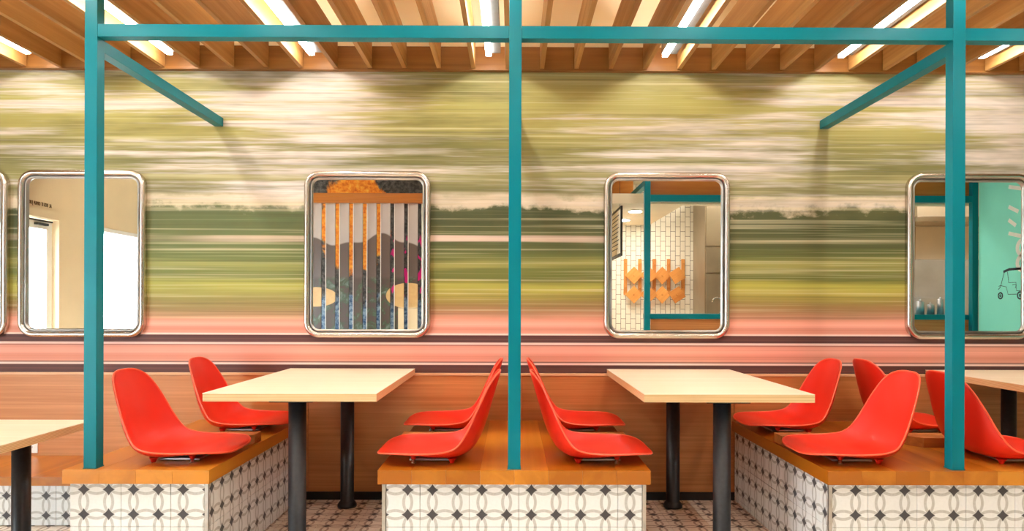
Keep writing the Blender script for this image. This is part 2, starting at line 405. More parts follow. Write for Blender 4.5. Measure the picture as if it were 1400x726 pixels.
def tile_mesh(axis, a0, a1, b0, b1, th=0.008):
    """slab centred at the origin with a printed face; a,b are world coords giving the print phase (0 = tile edge)"""
    ph = lambda v: round(((v / T) % 1.0), 4)
    key = (axis, round(a1 - a0, 4), round(b1 - b0, 4), ph(a0), ph(b0))
    if key in _tc: return _tc[key]
    w, h = (a1 - a0) / 2, (b1 - b0) / 2
    bm = bmesh.new(); bmesh.ops.create_cube(bm, size=1.0)
    dims = {'Y': (2 * w, th, 2 * h), 'X': (th, 2 * w, 2 * h), 'Z': (2 * w, 2 * h, th)}[axis]
    for v in bm.verts: v.co = Vector((v.co.x * dims[0], v.co.y * dims[1], v.co.z * dims[2]))
    bmesh.ops.bevel(bm, geom=bm.edges[:], offset=0.0012, segments=1, affect='EDGES')
    uv = bm.loops.layers.uv.new('UVMap')
    pa, pb = (a0 / T) % 1.0, (b0 / T) % 1.0
    for f in bm.faces:
        for l in f.loops:
            co = l.vert.co
            a, b = {'Y': (co.x, co.z), 'X': (co.y, co.z), 'Z': (co.x, co.y)}[axis]
            l[uv].uv = ((pa + (a + w) / T) * 2 + 0.5, (pb + (b + h) / T) * 2 + 0.5)
    me = bpy.data.meshes.new('tile_' + axis); bm.to_mesh(me); bm.free()
    _tc[key] = me
    return me
def cuts(lo, hi, origin, minw=0.012):
    """tile spans between lo and hi with joints at origin + k*T"""
    k = math.floor((lo - origin) / T) + 1; e = [lo]
    while origin + k * T < hi - minw:
        if origin + k * T > lo + minw: e.append(origin + k * T)
        k += 1
    e.append(hi)
    return list(zip(e[:-1], e[1:]))

# ------------------------------------------------------------------ the room
WY = 3.95                                             # mural wall plane
ZP, ZL, ZC = 0.723, 2.459, 2.65                       # panel top, ledger bottom, ceiling boards over the joists
XL, XR, YB = -5.0, 6.0, -3.65                         # left wall, right wall, wall behind the kitchen
JY = 0.5                                              # joists run from the mural wall to here

floor = struct('floor', box(XL, 8.6, YB, WY, -0.10, -0.009), 'floor_grout')
FO = (0.013, 0.045)                                   # floor tile joints
for x0, x1 in cuts(-3.36, 3.16, FO[0]):
    for y0, y1 in cuts(2.42, WY, FO[1]):
        if x1 - x0 < 0.15: continue
        me = tile_mesh('Z', x0 - FO[0] + 0.001, x1 - FO[0] - 0.001, y0 - FO[1] + 0.001, y1 - FO[1] - 0.001)
        put('tile', me, 'floor_tile', floor, ((x0 + x1) / 2, (y0 + y1) / 2, -0.004))
def far_floor():
    rest = []
    rest.append((XL, 8.6, YB, 2.421, -0.009, 0)); rest.append((XL, -3.36, 2.421, WY, -0.009, 0)); rest.append((3.17, XR, 2.421, WY, -0.009, 0))
    o = put('far_floor_tiling', multi(rest), 'plain_floor', floor); return o
far_floor()

wall_back = struct('wall_back', box(XL, XR, WY, WY + 0.12, ZP, ZL), 'mural_print')
put('lower_wall', box(XL, XR, WY, WY + 0.12, 0, ZP), 'cream_wall', wall_back)
put('upper_wall', box(XL, XR, WY, WY + 0.12, ZL, 2.90), 'white_ceiling', wall_back)
seams = [XL] + [-1.164 + 1.22 * k for k in range(-3, 6)] + [XR]
for a, b in zip(seams[:-1], seams[1:]):
    put('panel', box(a + 0.001, b - 0.001, WY - 0.014, WY - 0.0005, 0.045, ZP - 0.014, 0.001), 'veneer', wall_back)
struct('trim_1', box(XL, XR, WY - 0.020, WY - 0.0005, ZP - 0.013, ZP, 0.001), 'cap_wood')
struct('baseboard_back', box(XL, XR, WY - 0.024, WY - 0.0005, 0.0, 0.044, 0.002), 'baseboard')
struct('trim_2', box(XL, XR, WY - 0.028, WY - 0.0005, ZL, ZL + 0.128, 0.001), 'ledger_wood')
struct('trim_3', box(XL, XR, WY - 0.036, WY - 0.0005, ZL - 0.009, ZL - 0.0005, 0.001), 'ledger_wood')

# ceiling: boards above the joists near the mural, a higher flat ceiling behind the camera
HC = 3.15; ZU = 2.90; XK = 8.6
ceiling = struct('ceiling', multi([(XL, XR, JY, WY + 0.12, ZU, ZU + 0.05), (XL, XK, YB - 0.1, JY, HC, HC + 0.05)]), 'white_ceiling')
put('fascia_board', box(XL, XR, JY - 0.03, JY, ZL, HC), 'soffit_wood', ceiling)
JP, J0, JT = 0.1956, -0.029, 0.024
for k in range(-25, 31):
    x = J0 + JP * k
    if XL + 0.05 < x < XR - 0.05:
        put('joist', box(-JT / 2, JT / 2, JY + 0.001, WY - 0.037, ZL, ZC, 0.0015), 'joist_wood', ceiling, (x, 0, 0))

# left wall: glazed entrance door and shop windows
DOOR = (0.30, 1.24, 0.0, 2.03); WIN = [(-2.55, -0.24, 0.12, 2.05)]
def left_wall():
    x0, x1 = XL - 0.14, XL
    ys = [(YB, WIN[0][0]), (WIN[0][1], DOOR[0]), (DOOR[1], WY + 0.12)]
    bx = [(x0, x1, a, b, 0, HC) for a, b in ys]
    for (a, b, c, d) in [DOOR] + WIN:
        bx.append((x0, x1, a, b, d, HC))
        if c > 0: bx.append((x0, x1, a, b, 0, c))
    w = struct('wall_left', multi(bx), 'cream_wall')
    for i, (a, b, c, d) in enumerate(WIN):
        f = struct('window_%d' % (i + 1), multi([(x0, x1 + 0.01, a, a + 0.05, c, d), (x0, x1 + 0.01, b - 0.05, b, c, d),
              (x0, x1 + 0.01, a, b, c, c + 0.05), (x0, x1 + 0.01, a, b, d - 0.05, d)]), 'white_paint')
        put('pane', box(x0 + 0.06, x0 + 0.068, a + 0.05, b - 0.05, c + 0.05, d - 0.05), 'window_glass', f)
    a, b, c, d = DOOR
    f = struct('door_1', multi([(x0 + 0.04, x0 + 0.09, a + 0.012, a + 0.10, 0.005, d - 0.012), (x0 + 0.04, x0 + 0.09, b - 0.10, b - 0.012, 0.005, d - 0.012),
              (x0 + 0.04, x0 + 0.09, a + 0.10, b - 0.10, 0.005, 0.16), (x0 + 0.04, x0 + 0.09, a + 0.10, b - 0.10, d - 0.11, d - 0.012)]), 'white_paint')
    put('pane', box(x0 + 0.06, x0 + 0.068, a + 0.10, b - 0.10, 0.16, d - 0.11), 'window_glass', f)
    put('door_closer', box(x0 + 0.09, x0 + 0.13, a + 0.12, a + 0.30, d - 0.075, d - 0.05, 0.004), 'slot_dark', f)
    put('head_gasket', box(x0 + 0.0905, x0 + 0.10, a + 0.012, b - 0.012, d - 0.03, d - 0.012), 'slot_dark', f)
    put('handle', box(x0 + 0.09, x0 + 0.12, b - 0.075, b - 0.045, 0.9, 1.2, 0.006), 'steel', f)
    struct('trim_4', multi([(x1, x1 + 0.02, a - 0.09, a, 0, d + 0.09), (x1, x1 + 0.02, b, b + 0.09, 0, d + 0.09), (x1, x1 + 0.02, a, b, d, d + 0.09)]), 'cream_wall')
    return w
left_wall()
struct('wall_right', box(XR, XR + 0.12, -0.92, WY + 0.12, 0, HC), 'cream_wall')
struct('wall_right_kitchen', multi([(XK, XK + 0.1, YB - 0.1, -0.80, 0, HC), (XR + 0.121, XK, -0.92, -0.80, 0, HC)]), 'cream_wall')
struct('wall_front', box(1.17, XK, YB - 0.1, YB, 0, HC), 'white_wall_tile')
struct('wall_front_painted', box(XL, 1.10, -2.70, -2.60, 0, HC), 'wall_painting')
struct('wall_divider', box(1.10, 1.16, YB, -1.32, 0, HC), 'cream_wall')
struct('outside_pavement', box(-14, XL - 0.15, -10, 10, -0.16, -0.10), 'pavement')

def text_mesh(s, size, depth=0.002):
    cu = bpy.data.curves.new('t', 'FONT'); cu.body = s; cu.size = size; cu.extrude = depth
    o = bpy.data.objects.new('t', cu); C.objects.link(o)
    me = bpy.data.meshes.new_from_object(o.evaluated_get(bpy.context.evaluated_depsgraph_get()))
    bpy.data.objects.remove(o); return me
g = thing('wall_lettering', 'line of small brown lettering on the cream wall above the glazed door', 'lettering', (XL + 0.003, 0.40, 2.155))
yy = 0.0
for ch in 'AL ROS IT OMAM JUICID HOM':
    if ch != ' ':
        me = text_mesh(ch, 0.056)
        o = put('letter', me, 'text_brown', g, (0, yy, 0), (PI / 2, 0, PI / 2)); o.scale = (0.55, 1, 1)
        yy += max(v.co.x for v in me.vertices) * 0.55 + 0.003
    else: yy += 0.014

# ------------------------------------------------------------------ strip lights between the joists
def strip_light(k, label):
    x = J0 + JP * (k + 0.5)
    g = thing('strip_light', label, 'light', (x, 0, 2.47), 'linear lights between the ceiling joists')
    put('housing', box(-0.026, 0.060, JY + 0.08, 3.815, 0.040, 0.095, 0.002), 'housing_grey', g)
    put('diffuser', box(-0.022, 0.008, JY + 0.085, 3.81, 0.022, 0.0399, 0.002), 'led', g)
    put('upper_diffuser', box(-0.012, 0.046, JY + 0.2, 3.70, 0.0951, 0.102, 0.002), 'led_up', g)
    for y in (1.4, 3.2): put('bracket', box(0.0, 0.03, y, y + 0.03, 0.1022, 0.428), 'housing_grey', g)
for k, lab in ((-14, 'linear light between the ceiling joists at the far left corner of the picture'),
               (-10, 'linear light just right of the left teal post, seen past the teal brace'),
               (-6, 'linear light above the mirror that reflects the slat screen'),
               (-1, 'linear light just left of the middle teal post, beside its grey housing'),
               (4, 'linear light above the mirror that reflects the white tiled kitchen'),
               (9, 'linear light left of the right teal post, between dark joists'),
               (13, 'linear light right of the right teal post, at the far right corner')):
    strip_light(k, lab)

# ------------------------------------------------------------------ teal steel frame
PZ = 0.4555                                           # top of the seating platforms
def steel_frame():
    g = thing('steel_pergola', 'teal painted steel frame of square posts and a top beam braced to the mural wall', 'frame', (0, 0, PZ))
    y0, y1 = 2.75, 2.80
    zt = ZL - 0.003 - PZ
    b0, b1 = 2.180 - PZ, 2.230 - PZ
    for x in (-1.682, 0.0105, 1.793):
        put('post', box(x - 0.025, x + 0.025, y0, y1, 0.0005, zt, 0.002), 'teal', g)
        put('brace', box(x - 0.024, x + 0.024, y1 + 0.0005, WY - 0.001, b0 - 0.048, b1 - 0.05, 0.002), 'teal', g)
        put('base_plate', box(x - 0.027, x + 0.027, y0 - 0.002, y1 + 0.002, 0.0, 0.003), 'teal', g)
    for a, b in ((-1.6565, -0.015), (0.036, 1.7675), (1.8185, 4.2)):
        put('beam', box(a, b, y0 + 0.001, y1 - 0.001, b0, b1, 0.002), 'teal', g)
    put('post', box(4.2005, 4.25, y0, y1, -PZ, zt, 0.002), 'teal', g)
steel_frame()

# ------------------------------------------------------------------ seating platforms
def platform(label, x0, x1, y0, ztop, th, tx, ty, tz, sides, name='seating_platform', over=0.015, nplank=0):
    g = thing(name, label, 'bench', ((x0 + x1) / 2, (y0 + WY) / 2, 0))
    L = lambda x, y, z: (x - (x0 + x1) / 2, y - (y0 + WY) / 2, z)
    def bx(a, b, c, d, e, f, bev=0.0):
        p, q = L(a, c, e), L(b, d, f); return box(p[0], q[0], p[1], q[1], p[2], q[2], bev)
    yb = WY - 0.026
    cx0, cx1, cy0 = x0 + over + 0.009, x1 - over - 0.009, y0 + 0.025 + 0.009
    put('core', bx(cx0, cx1, cy0, yb, 0.001, ztop - th), 'grout', g)
    n = nplank or max(2, round((x1 - x0) / 0.136)); w = (x1 - x0) / n
    for i in range(n):
        put('plank', bx(x0 + i * w + 0.0002, x0 + (i + 1) * w - 0.0002, y0, yb, ztop - th + 0.0005, ztop, 0.0012), 'oak_top', g)
    zs = cuts(0.002, ztop - th - 0.001, tz)
    tr = 0.014
    fx0 = x0 + over + (tr if 'L' in sides else 0); fx1 = x1 - over - (tr if 'R' in sides else 0)
    for a, b in cuts(fx0, fx1, tx):
        for c, d in zs:
            me = tile_mesh('Y', a - tx + 0.0008, b - tx - 0.0008, c - tz + 0.0008, d - tz - 0.0008)
            put('tile', me, 'bench_tile', g, L((a + b) / 2, cy0 - 0.0045, (c + d) / 2))
    for s, sx in (('L', cx0 - 0.0045), ('R', cx1 + 0.0045)):
        if s not in sides: continue
        for a, b in cuts(cy0 + 0.002, yb, ty):
            for c, d in zs:
                me = tile_mesh('X', a - ty + 0.0008, b - ty - 0.0008, c - tz + 0.0008, d - tz - 0.0008)
                put('tile', me, 'bench_tile', g, L(sx, (a + b) / 2, (c + d) / 2))
        ex = x0 + over - 0.001 if s == 'L' else x1 - over + 0.001 - tr
        put('edge_trim', bx(ex, ex + tr, cy0 - 0.011, cy0 + 0.001, 0.001, ztop - th - 0.0006), 'edge_metal', g)
    return g
TZ = 0.2225
platform('narrow wooden-topped tiled platform under the two red seats at the left', -1.779, -1.198, 2.73, 0.455, 0.056, -1.560, 2.84, TZ, 'R')
platform('middle wooden-topped tiled platform carrying four red seats and the middle teal post', -0.532, 0.5535, 2.73, 0.455, 0.056, 0.030, 2.84, TZ, 'LR')
platform('right wooden-topped tiled platform carrying four red seats and the right teal post', 1.2596, 2.345, 2.73, 0.455, 0.056, 1.432, 2.84, TZ, 'LR')
platform('low tiled bench with wooden top along the wall behind the front left table', -3.6, -1.781, 3.43, 0.250, 0.043, -1.885, 3.54, 0.003, '', 'low_bench', 0.0, 6)

# ------------------------------------------------------------------ tables
def table(label, x0, x1, y0, y1, zt, legs, th=0.034):
    cx, cy = (x0 + x1) / 2, (y0 + y1) / 2
    g = thing('table', label, 'table', (cx, cy, 0), 'plywood tables on black pedestal legs')
    a, b, c, d = x0 - cx, x1 - cx, y0 - cy, y1 - cy
    top = put('tabletop', box(a, b, c, d, zt - 0.003, zt, 0.001), 'birch', g)
    put('plywood_edge', box(a + 0.0004, b - 0.0004, c + 0.0004, d - 0.0004, zt - th, zt - 0.0031, 0.0008), 'birch_edge', top)
    prof = [(0.052, 0.0), (0.052, 0.012), (0.044, 0.026), (0.0368, 0.034), (0.0368, zt - th - 0.0062)]
    for lx, ly in legs:
        leg = put('leg', lathe(prof, 32), 'black_metal', g, (lx - cx, ly - cy, 0))
        put('mounting_plate', box(-0.09, 0.09, -0.09, 0.09, zt - th - 0.006, zt - th - 0.0002, 0.002), 'black_metal', leg)
table('plywood table between the left platform and the middle platform', -1.262, -0.552, 2.81, 3.925, 0.75, ((-0.907, 2.915), (-0.907, 3.80)))
table('plywood table between the middle platform and the right platform', 0.542, 1.243, 2.81, 3.925, 0.75, ((0.893, 2.915), (0.893, 3.80)))
table('plywood table cut off by the right edge of the picture', 2.368, 3.08, 2.81, 3.925, 0.75, ((2.724, 2.915), (2.757, 3.80)))
table('low plywood table cut off by the left edge of the picture', -2.46, -1.966, 2.10, 3.25, 0.567, ((-2.188, 3.08), (-2.188, 2.27)))

# ------------------------------------------------------------------ red shell seats
def catmull(pts, n):
    out = []
    P = [pts[0]] + list(pts) + [pts[-1]]
    for i in range(1, len(P) - 2):
        for k in range(n):
            t = k / n
            out.append(tuple(0.5 * (2 * P[i][j] + (P[i + 1][j] - P[i - 1][j]) * t + (2 * P[i - 1][j] - 5 * P[i][j] + 4 * P[i + 1][j] - P[i + 2][j]) * t * t
                       + (3 * P[i][j] - P[i - 1][j] - 3 * P[i + 1][j] + P[i + 2][j]) * t ** 3) for j in range(len(pts[0]))))
    out.append(pts[-1]); return out
# distance from the nose, height, half width, side lift towards the sitter
SHELL = [(0.000, 0.040, 0.060, 0.000), (0.006, 0.043, 0.115, 0.001), (0.025, 0.050, 0.165, 0.001), (0.060, 0.053, 0.197, 0.004), (0.110, 0.047, 0.214, 0.012),
         (0.170, 0.035, 0.222, 0.024), (0.235, 0.026, 0.225, 0.035), (0.300, 0.023, 0.224, 0.045), (0.352, 0.031, 0.220, 0.053),
         (0.392, 0.055, 0.214, 0.058), (0.420, 0.094, 0.207, 0.058), (0.442, 0.146, 0.197, 0.053), (0.460, 0.206, 0.184, 0.045),
         (0.477, 0.265, 0.166, 0.036), (0.492, 0.317, 0.142, 0.026), (0.502, 0.350, 0.112, 0.016), (0.507, 0.368, 0.072, 0.007), (0.509, 0.374, 0.030, 0.001)]
def shell_mesh():
    pr = catmull(SHELL, 3); n = 18; TH = 0.007
    front, back = [], []
    for i, (u, v, hw, lift) in enumerate(pr):
        a = pr[max(0, i - 1)]; b = pr[min(len(pr) - 1, i + 1)]
        tx, tz = b[0] - a[0], b[1] - a[1]; l = math.hypot(tx, tz); nx, nz = -tz / l, tx / l     # towards the sitter
        rf, rb = [], []
        for k in range(n + 1):
            w = -1 + 2 * k / n; w = math.sin(w * PI / 2) * 0.35 + w * 0.65
            q = lift * abs(w) ** 3.4
            th = TH * (1 - 0.35 * abs(w) ** 6)
            rf.append((u + nx * q, w * hw, v + nz * q)); rb.append((u + nx * (q - th), w * hw, v + nz * (q - th)))
        front.append(rf); back.append(rb)
    verts, faces = [], []
    R = len(pr); W = n + 1
    for r in front: verts += r
    for r in back: verts += r
    off = R * W
    for i in range(R - 1):
        for k in range(n):
            faces.append((i * W + k, (i + 1) * W + k, (i + 1) * W + k + 1, i * W + k + 1))
            faces.append((off + i * W + k, off + i * W + k + 1, off + (i + 1) * W + k + 1, off + (i + 1) * W + k))
        for k in (0, n):
            q = (i * W + k, (i + 1) * W + k, off + (i + 1) * W + k, off + i * W + k)
            faces.append(q if k == n else q[::-1])
    for i in (0, R - 1):
        for k in range(n):
            q = (i * W + k, i * W + k + 1, off + i * W + k + 1, off + i * W + k); faces.append(q if i == 0 else q[::-1])
    me = mesh_from('seat_shell', verts, faces, True)
    bm = bmesh.new(); bm.from_mesh(me); bmesh.ops.recalc_face_normals(bm, faces=bm.faces); bm.to_mesh(me); bm.free()
    return me
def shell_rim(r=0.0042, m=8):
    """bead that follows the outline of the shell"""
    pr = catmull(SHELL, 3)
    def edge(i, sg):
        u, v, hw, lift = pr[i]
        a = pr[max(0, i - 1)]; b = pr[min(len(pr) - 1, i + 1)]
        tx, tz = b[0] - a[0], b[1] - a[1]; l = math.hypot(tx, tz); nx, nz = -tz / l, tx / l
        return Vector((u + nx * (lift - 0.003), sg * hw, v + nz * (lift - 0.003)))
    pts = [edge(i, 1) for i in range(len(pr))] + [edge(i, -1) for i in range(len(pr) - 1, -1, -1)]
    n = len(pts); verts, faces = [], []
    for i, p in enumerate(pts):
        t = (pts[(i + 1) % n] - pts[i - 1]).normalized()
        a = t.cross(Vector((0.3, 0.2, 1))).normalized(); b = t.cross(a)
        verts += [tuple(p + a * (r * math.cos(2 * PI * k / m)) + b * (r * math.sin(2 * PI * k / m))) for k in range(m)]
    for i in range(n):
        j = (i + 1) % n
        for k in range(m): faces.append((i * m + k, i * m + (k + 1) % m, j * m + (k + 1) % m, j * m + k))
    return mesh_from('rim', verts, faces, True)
def make_seat():
    g = thing('seat_shell', '', 'seat', (0, 0, 0), 'red shell seats on the platforms')
    s = put('shell', shell_mesh(), 'red_shell', g)
    md = s.modifiers.new('sub', 'SUBSURF'); md.levels = 1; md.render_levels = 1
    foot = lathe([(0.010, 0.0), (0.010, 0.003), (0.008, 0.004), (0.008, 0.022)], 20)
    sock = lathe([(0.0095, 0.016), (0.011, 0.024), (0.020, 0.033)], 20)
    rear = lathe([(0.008, 0.0), (0.010, 0.004), (0.013, 0.012), (0.02, 0.020)], 20)
    loop = shell_rim(); plate = box(0.135, 0.30, -0.10, 0.10, 0.004, 0.0125, 0.003)
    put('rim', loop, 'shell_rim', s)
    for u in (0.155, 0.315):
        for y in (-0.12, 0.12):
            if u < 0.2:
                f = put('foot', foot, 'steel_foot', g, (u, y, 0)); put('socket', sock, 'red_shell', f)
            else:
                put('rear_foot', rear, 'red_shell', g, (u, y, 0))
    put('mounting_bracket', plate, 'edge_metal', g)
    return g
def copy_thing(src):
    r = src.copy(); C.objects.link(r)
    for ch in src.children:
        c = ch.copy(); C.objects.link(c); c.parent = r
        for gch in ch.children:
            d = gch.copy(); C.objects.link(d); d.parent = c
    return r
seat0 = make_seat(); bpy.context.view_layer.update()
YF, YR = 2.985, 3.665
seats = [(-1.172, YF, PI, 'red shell seat at the front of the left platform, beside the left teal post'),
         (-1.172, YR, PI, 'red shell seat by the wall on the left platform, half behind the table'),
         (-0.562, YF, 0, 'front red shell seat left of the middle teal post, facing left'),
         (-0.562, YR, 0, 'rear red shell seat left of the middle teal post, facing left'),
         (0.592, YF, PI, 'front red shell seat right of the middle teal post, facing right'),
         (0.592, YR, PI, 'rear red shell seat right of the middle teal post, facing right'),
         (1.218, YF, 0, 'front red shell seat on the right platform, facing left'),
         (1.218, YR, 0, 'rear red shell seat on the right platform, facing left behind the table corner'),
         (2.370, YR, PI, 'rear red shell seat on the right platform, facing right and seen from behind'),
         (2.362, YF, PI, 'front red shell seat behind the right teal post, facing right')]
for i, (x, y, rz, lab) in enumerate(seats):
    s = seat0 if i == 0 else copy_thing(seat0)
    s.location = (x, y, PZ); s.rotation_euler = (0, 0, rz + math.radians((0, 0.8, -0.6, 0.5, 0.6, -0.5, -0.8, 0.6, 0, 0.4)[i])); s['label'] = lab

# wooden dividers lying between front and rear seats
def divider(x_edge, d, label, L=0.33):
    verts = []
    ol = [(0, 0.05), (0.04, 0.0), (L - 0.04, 0.0), (L, 0.05), (L, 0.135), (0, 0.135)]
    for z in (0.0, 0.044): verts += [(x, y, z) for x, y in ol]
    n = len(ol); faces = [tuple(range(n - 1, -1, -1)), tuple(range(n, 2 * n))] + [(i, (i + 1) % n, n + (i + 1) % n, n + i) for i in range(n)]
    me = mesh_from('divider', verts, faces)
    x = x_edge - 0.012 - L if d > 0 else x_edge + 0.012
    o = put('divider_block', me, 'oak_block', None, (x, 3.19, PZ))
    tag(o, label, 'wood block', 'wooden blocks between front and rear seats')
divider(-1.198, 1, 'oak block between the two red seats of the left platform')
divider(-0.532, -1, 'oak block between the two left-facing red seats of the middle platform')
divider(0.5535, 1, 'oak block between the two right-facing red seats of the middle platform')
divider(1.2596, -1, 'oak block between the two left-facing red seats of the right platform')
divider(2.345, 1, 'oak block with cut corner between the two right-facing seats of the right platform', 0.455)

# ------------------------------------------------------------------ framed mirrors
def rrect(w, h, r, seg=10):
    pts = []
    for cx, cz, a0 in ((w / 2 - r, h / 2 - r, 0), (-w / 2 + r, h / 2 - r, 90), (-w / 2 + r, -h / 2 + r, 180), (w / 2 - r, -h / 2 + r, 270)):
        for k in range(seg + 1):
            a = math.radians(a0 + 90 * k / seg); pts.append((cx + r * math.cos(a), cz + r * math.sin(a)))
    return pts
def sweep(w, h, r, prof):
    """prof: (inset from the outer edge, height off the wall)"""
    verts, faces = [], []; n = None
    for ins, ht in prof:
        p = rrect(w - 2 * ins, h - 2 * ins, max(0.004, r - ins)); n = len(p)
        verts += [(x, -ht, z) for x, z in p]
    for k in range(len(prof) - 1):
        for i in range(n):
            j = (i + 1) % n; faces.append((k * n + i, (k + 1) * n + i, (k + 1) * n + j, k * n + j))
    me = mesh_from('sweep', verts, faces, True)
    bm = bmesh.new(); bm.from_mesh(me); bmesh.ops.recalc_face_normals(bm, faces=bm.faces); bm.to_mesh(me); bm.free()
    return me
MW, MH, MR = 0.722, 0.953, 0.088
def arc(c0, c1, r, a0, a1, n=9): return [(c0 - r * math.cos(math.radians(a0 + (a1 - a0) * k / n)), c1 + r * math.sin(math.radians(a0 + (a1 - a0) * k / n))) for k in range(n + 1)]
OUT_P = [(0.0, 0.0)] + arc(0.0165, 0.020, 0.0165, 0, 180) + [(0.033, 0.006)]
IN_P = [(0.0335, 0.006), (0.0345, 0.016)] + arc(0.041, 0.018, 0.0055, 10, 170, 5) + [(0.048, 0.012), (0.049, 0.0075)]
m_out, m_in = sweep(MW, MH, MR, OUT_P), sweep(MW, MH, MR, IN_P)
gp = rrect(MW - 0.094, MH - 0.094, MR - 0.047); ng = len(gp)
m_gl = mesh_from('glass', [(x, -0.008, z) for x, z in gp] + [(x, -0.001, z) for x, z in gp],
                 [tuple(range(ng)), tuple(range(2 * ng - 1, ng - 1, -1))] + [((i + 1) % ng, i, ng + i, ng + (i + 1) % ng) for i in range(ng)])
bm = bmesh.new(); bm.from_mesh(m_gl); bmesh.ops.recalc_face_normals(bm, faces=bm.faces); bm.to_mesh(m_gl); bm.free()
for x, lab in ((-3.232, 'steel framed mirror cut off by the left edge of the picture'),
               (-2.452, 'steel framed mirror behind the left teal post, reflecting the glazed door'),
               (-0.827, 'steel framed mirror left of the middle teal post, reflecting the slat screen'),
               (0.885, 'steel framed mirror right of the middle teal post, reflecting the white tiled kitchen'),
               (2.622, 'steel framed mirror behind the right teal post, reflecting the teal wall')):
    g = thing('wall_mirror', lab, 'mirror', (x, WY - 0.0008, 1.400), 'rounded train-window mirrors on the mural')
    put('outer_frame', m_out, 'mirror_frame', g); put('inner_frame', m_in, 'inner_lip', g); put('glass', m_gl, 'mirror_glass', g)

# wall outlet above the low bench
g = thing('wall_outlet', 'white double outlet on the wood panel above the low bench', 'outlet', (-2.735, WY - 0.0145, 0.318))
pl = put('cover_plate', box(-0.034, 0.034, -0.006, 0, -0.055, 0.055, 0.002), 'outlet_white', g)
for z in (-0.022, 0.022):
    s = put('socket', box(-0.017, 0.017, -0.0075, -0.0061, z - 0.014, z + 0.014), 'outlet_white', g)
    for dx in (-0.006, 0.006): put('slot', box(dx - 0.001, dx + 0.001, -0.0080, -0.0076, z - 0.004, z + 0.006), 'slot_dark', s)

# ------------------------------------------------------------------ behind the camera: what the mirrors show
# slat screen
g = thing('slat_screen', 'screen of upright printed slats under a wooden rail, seen in a mirror', 'screen', (-1.6, -1.30, 0))
put('rail', box(-2.2, 2.6, -0.05, 0.05, 2.47, 2.60, 0.003), 'oak_block', g)
put('base_rail', box(-2.2, 2.6, -0.05, 0.05, 0.0, 0.05, 0.003), 'oak_block', g)
slat = box(-0.064, 0.064, -0.008, 0.008, 0.051, 2.469)
slat_edge = box(-0.074, -0.0641, -0.010, 0.010, 0.051, 2.469)
for i in range(25):
    s = put('slat', slat, 'slat_print', g, (-2.1 + 0.183 * i, 0, 0), (0, 0, math.radians(14)))
    put('edge_strip', slat_edge, 'white_paint', s)
# kitchen opening
KY = -1.0
g = thing('kitchen_counter', 'wood fronted kitchen counter in a teal frame, seen in a mirror', 'counter', (3.9, KY, 0))
L = -3.9
put('front_panel', box(1.80 + L, 5.96 + L, -0.35, -0.02, 0.06, 0.945), 'veneer', g)
put('plinth', box(1.80 + L, 5.96 + L, -0.33, -0.05, 0.0, 0.0595), 'baseboard', g)
put('worktop', box(1.78 + L, 5.97 + L, -0.45, 0.0, 0.9455, 1.010, 0.002), 'teal', g)
g = thing('kitchen_surround', 'teal steel frame round the kitchen opening, seen in a mirror', 'frame', (3.9, KY, 0))
for x in (1.735, 6.0 - 0.045):
    put('post', box(x - 0.037 + L, x + 0.037 + L, 0.0005, 0.075, 0, 2.74, 0.002), 'teal', g)
put('beam', box(1.773 + L, 5.917 + L, 0.0015, 0.0735, 2.455, 2.54, 0.002), 'teal', g)
put('brace', box(1.70 + L, 1.77 + L, -2.6, 0.0, 2.665, 2.735, 0.002), 'teal', g)
struct('trim_5', multi([(1.775, XR, KY - 0.06, KY - 0.001, 2.545, HC), (1.17, 1.774, -2.3, -2.2, 2.601, HC)]), 'soffit_wood')
struct('trim_6', box(1.80, XR, KY - 0.20, KY - 0.07, 2.44, HC), 'white_ceiling')
struct('ceiling_kitchen', box(1.17, 2.30, YB + 0.001, KY - 0.21, 2.47, 2.60), 'white_ceiling')
# stainless back wall unit, hood, tap
g = thing('steel_cabinet', 'tall stainless steel cabinet at the back of the kitchen, seen in a mirror', 'cabinet', (3.75, -3.2, 0))
put('body', box(-0.72, 0.72, -0.42, 0.28, 0.1, 2.95, 0.004), 'cabinet_metal', g)
for z0, z1 in ((2.06, 2.9), (1.64, 2.03), (0.5, 1.61)): put('door', box(-0.70, 0.70, 0.2805, 0.30, z0, z1, 0.004), 'cabinet_metal', g)
put('leg', box(-0.70, -0.64, 0.2, 0.26, 0, 0.099), 'steel', g); put('leg', box(0.64, 0.70, 0.2, 0.26, 0, 0.099), 'steel', g)
g = thing('extractor_hood', 'pale extractor hood at the kitchen wall, seen in the mirror behind the right post', 'hood', (7.1, -3.3, 0))
put('canopy', prism([(-0.7, 2.54), (0.7, 2.54), (0.7, 3.0), (-0.7, 3.0)], -0.3, 0.35), 'hood_metal', g)
put('rim', box(-0.71, 0.71, -0.3, 0.37, 2.46, 2.5395, 0.003), 'steel', g)
put('backsplash', box(-0.7, 0.7, -0.34, -0.31, 0.95, 2.459), 'hood_metal', g)
for x in (-0.35, 0.2): put('seam', box(x, x + 0.01, -0.3095, -0.305, 0.95, 2.45), 'steel', g)
g = thing('cooking_range', 'shiny steel cooking range under the hood, seen in the mirror behind the right post', 'cooker', (7.1, -2.95, 0))
put('body', box(-0.7, 0.7, -0.6, 0.1, 0.08, 1.25, 0.006), 'range_metal', g)
put('raised_shelf', box(-0.7, 0.7, -0.62, -0.25, 1.2505, 1.88, 0.02), 'range_metal', g)
for x in (-0.6, 0.6): put('leg', cyl(0.03, 0, 0.0795, 12), 'range_metal', g, (x, 0, 0))
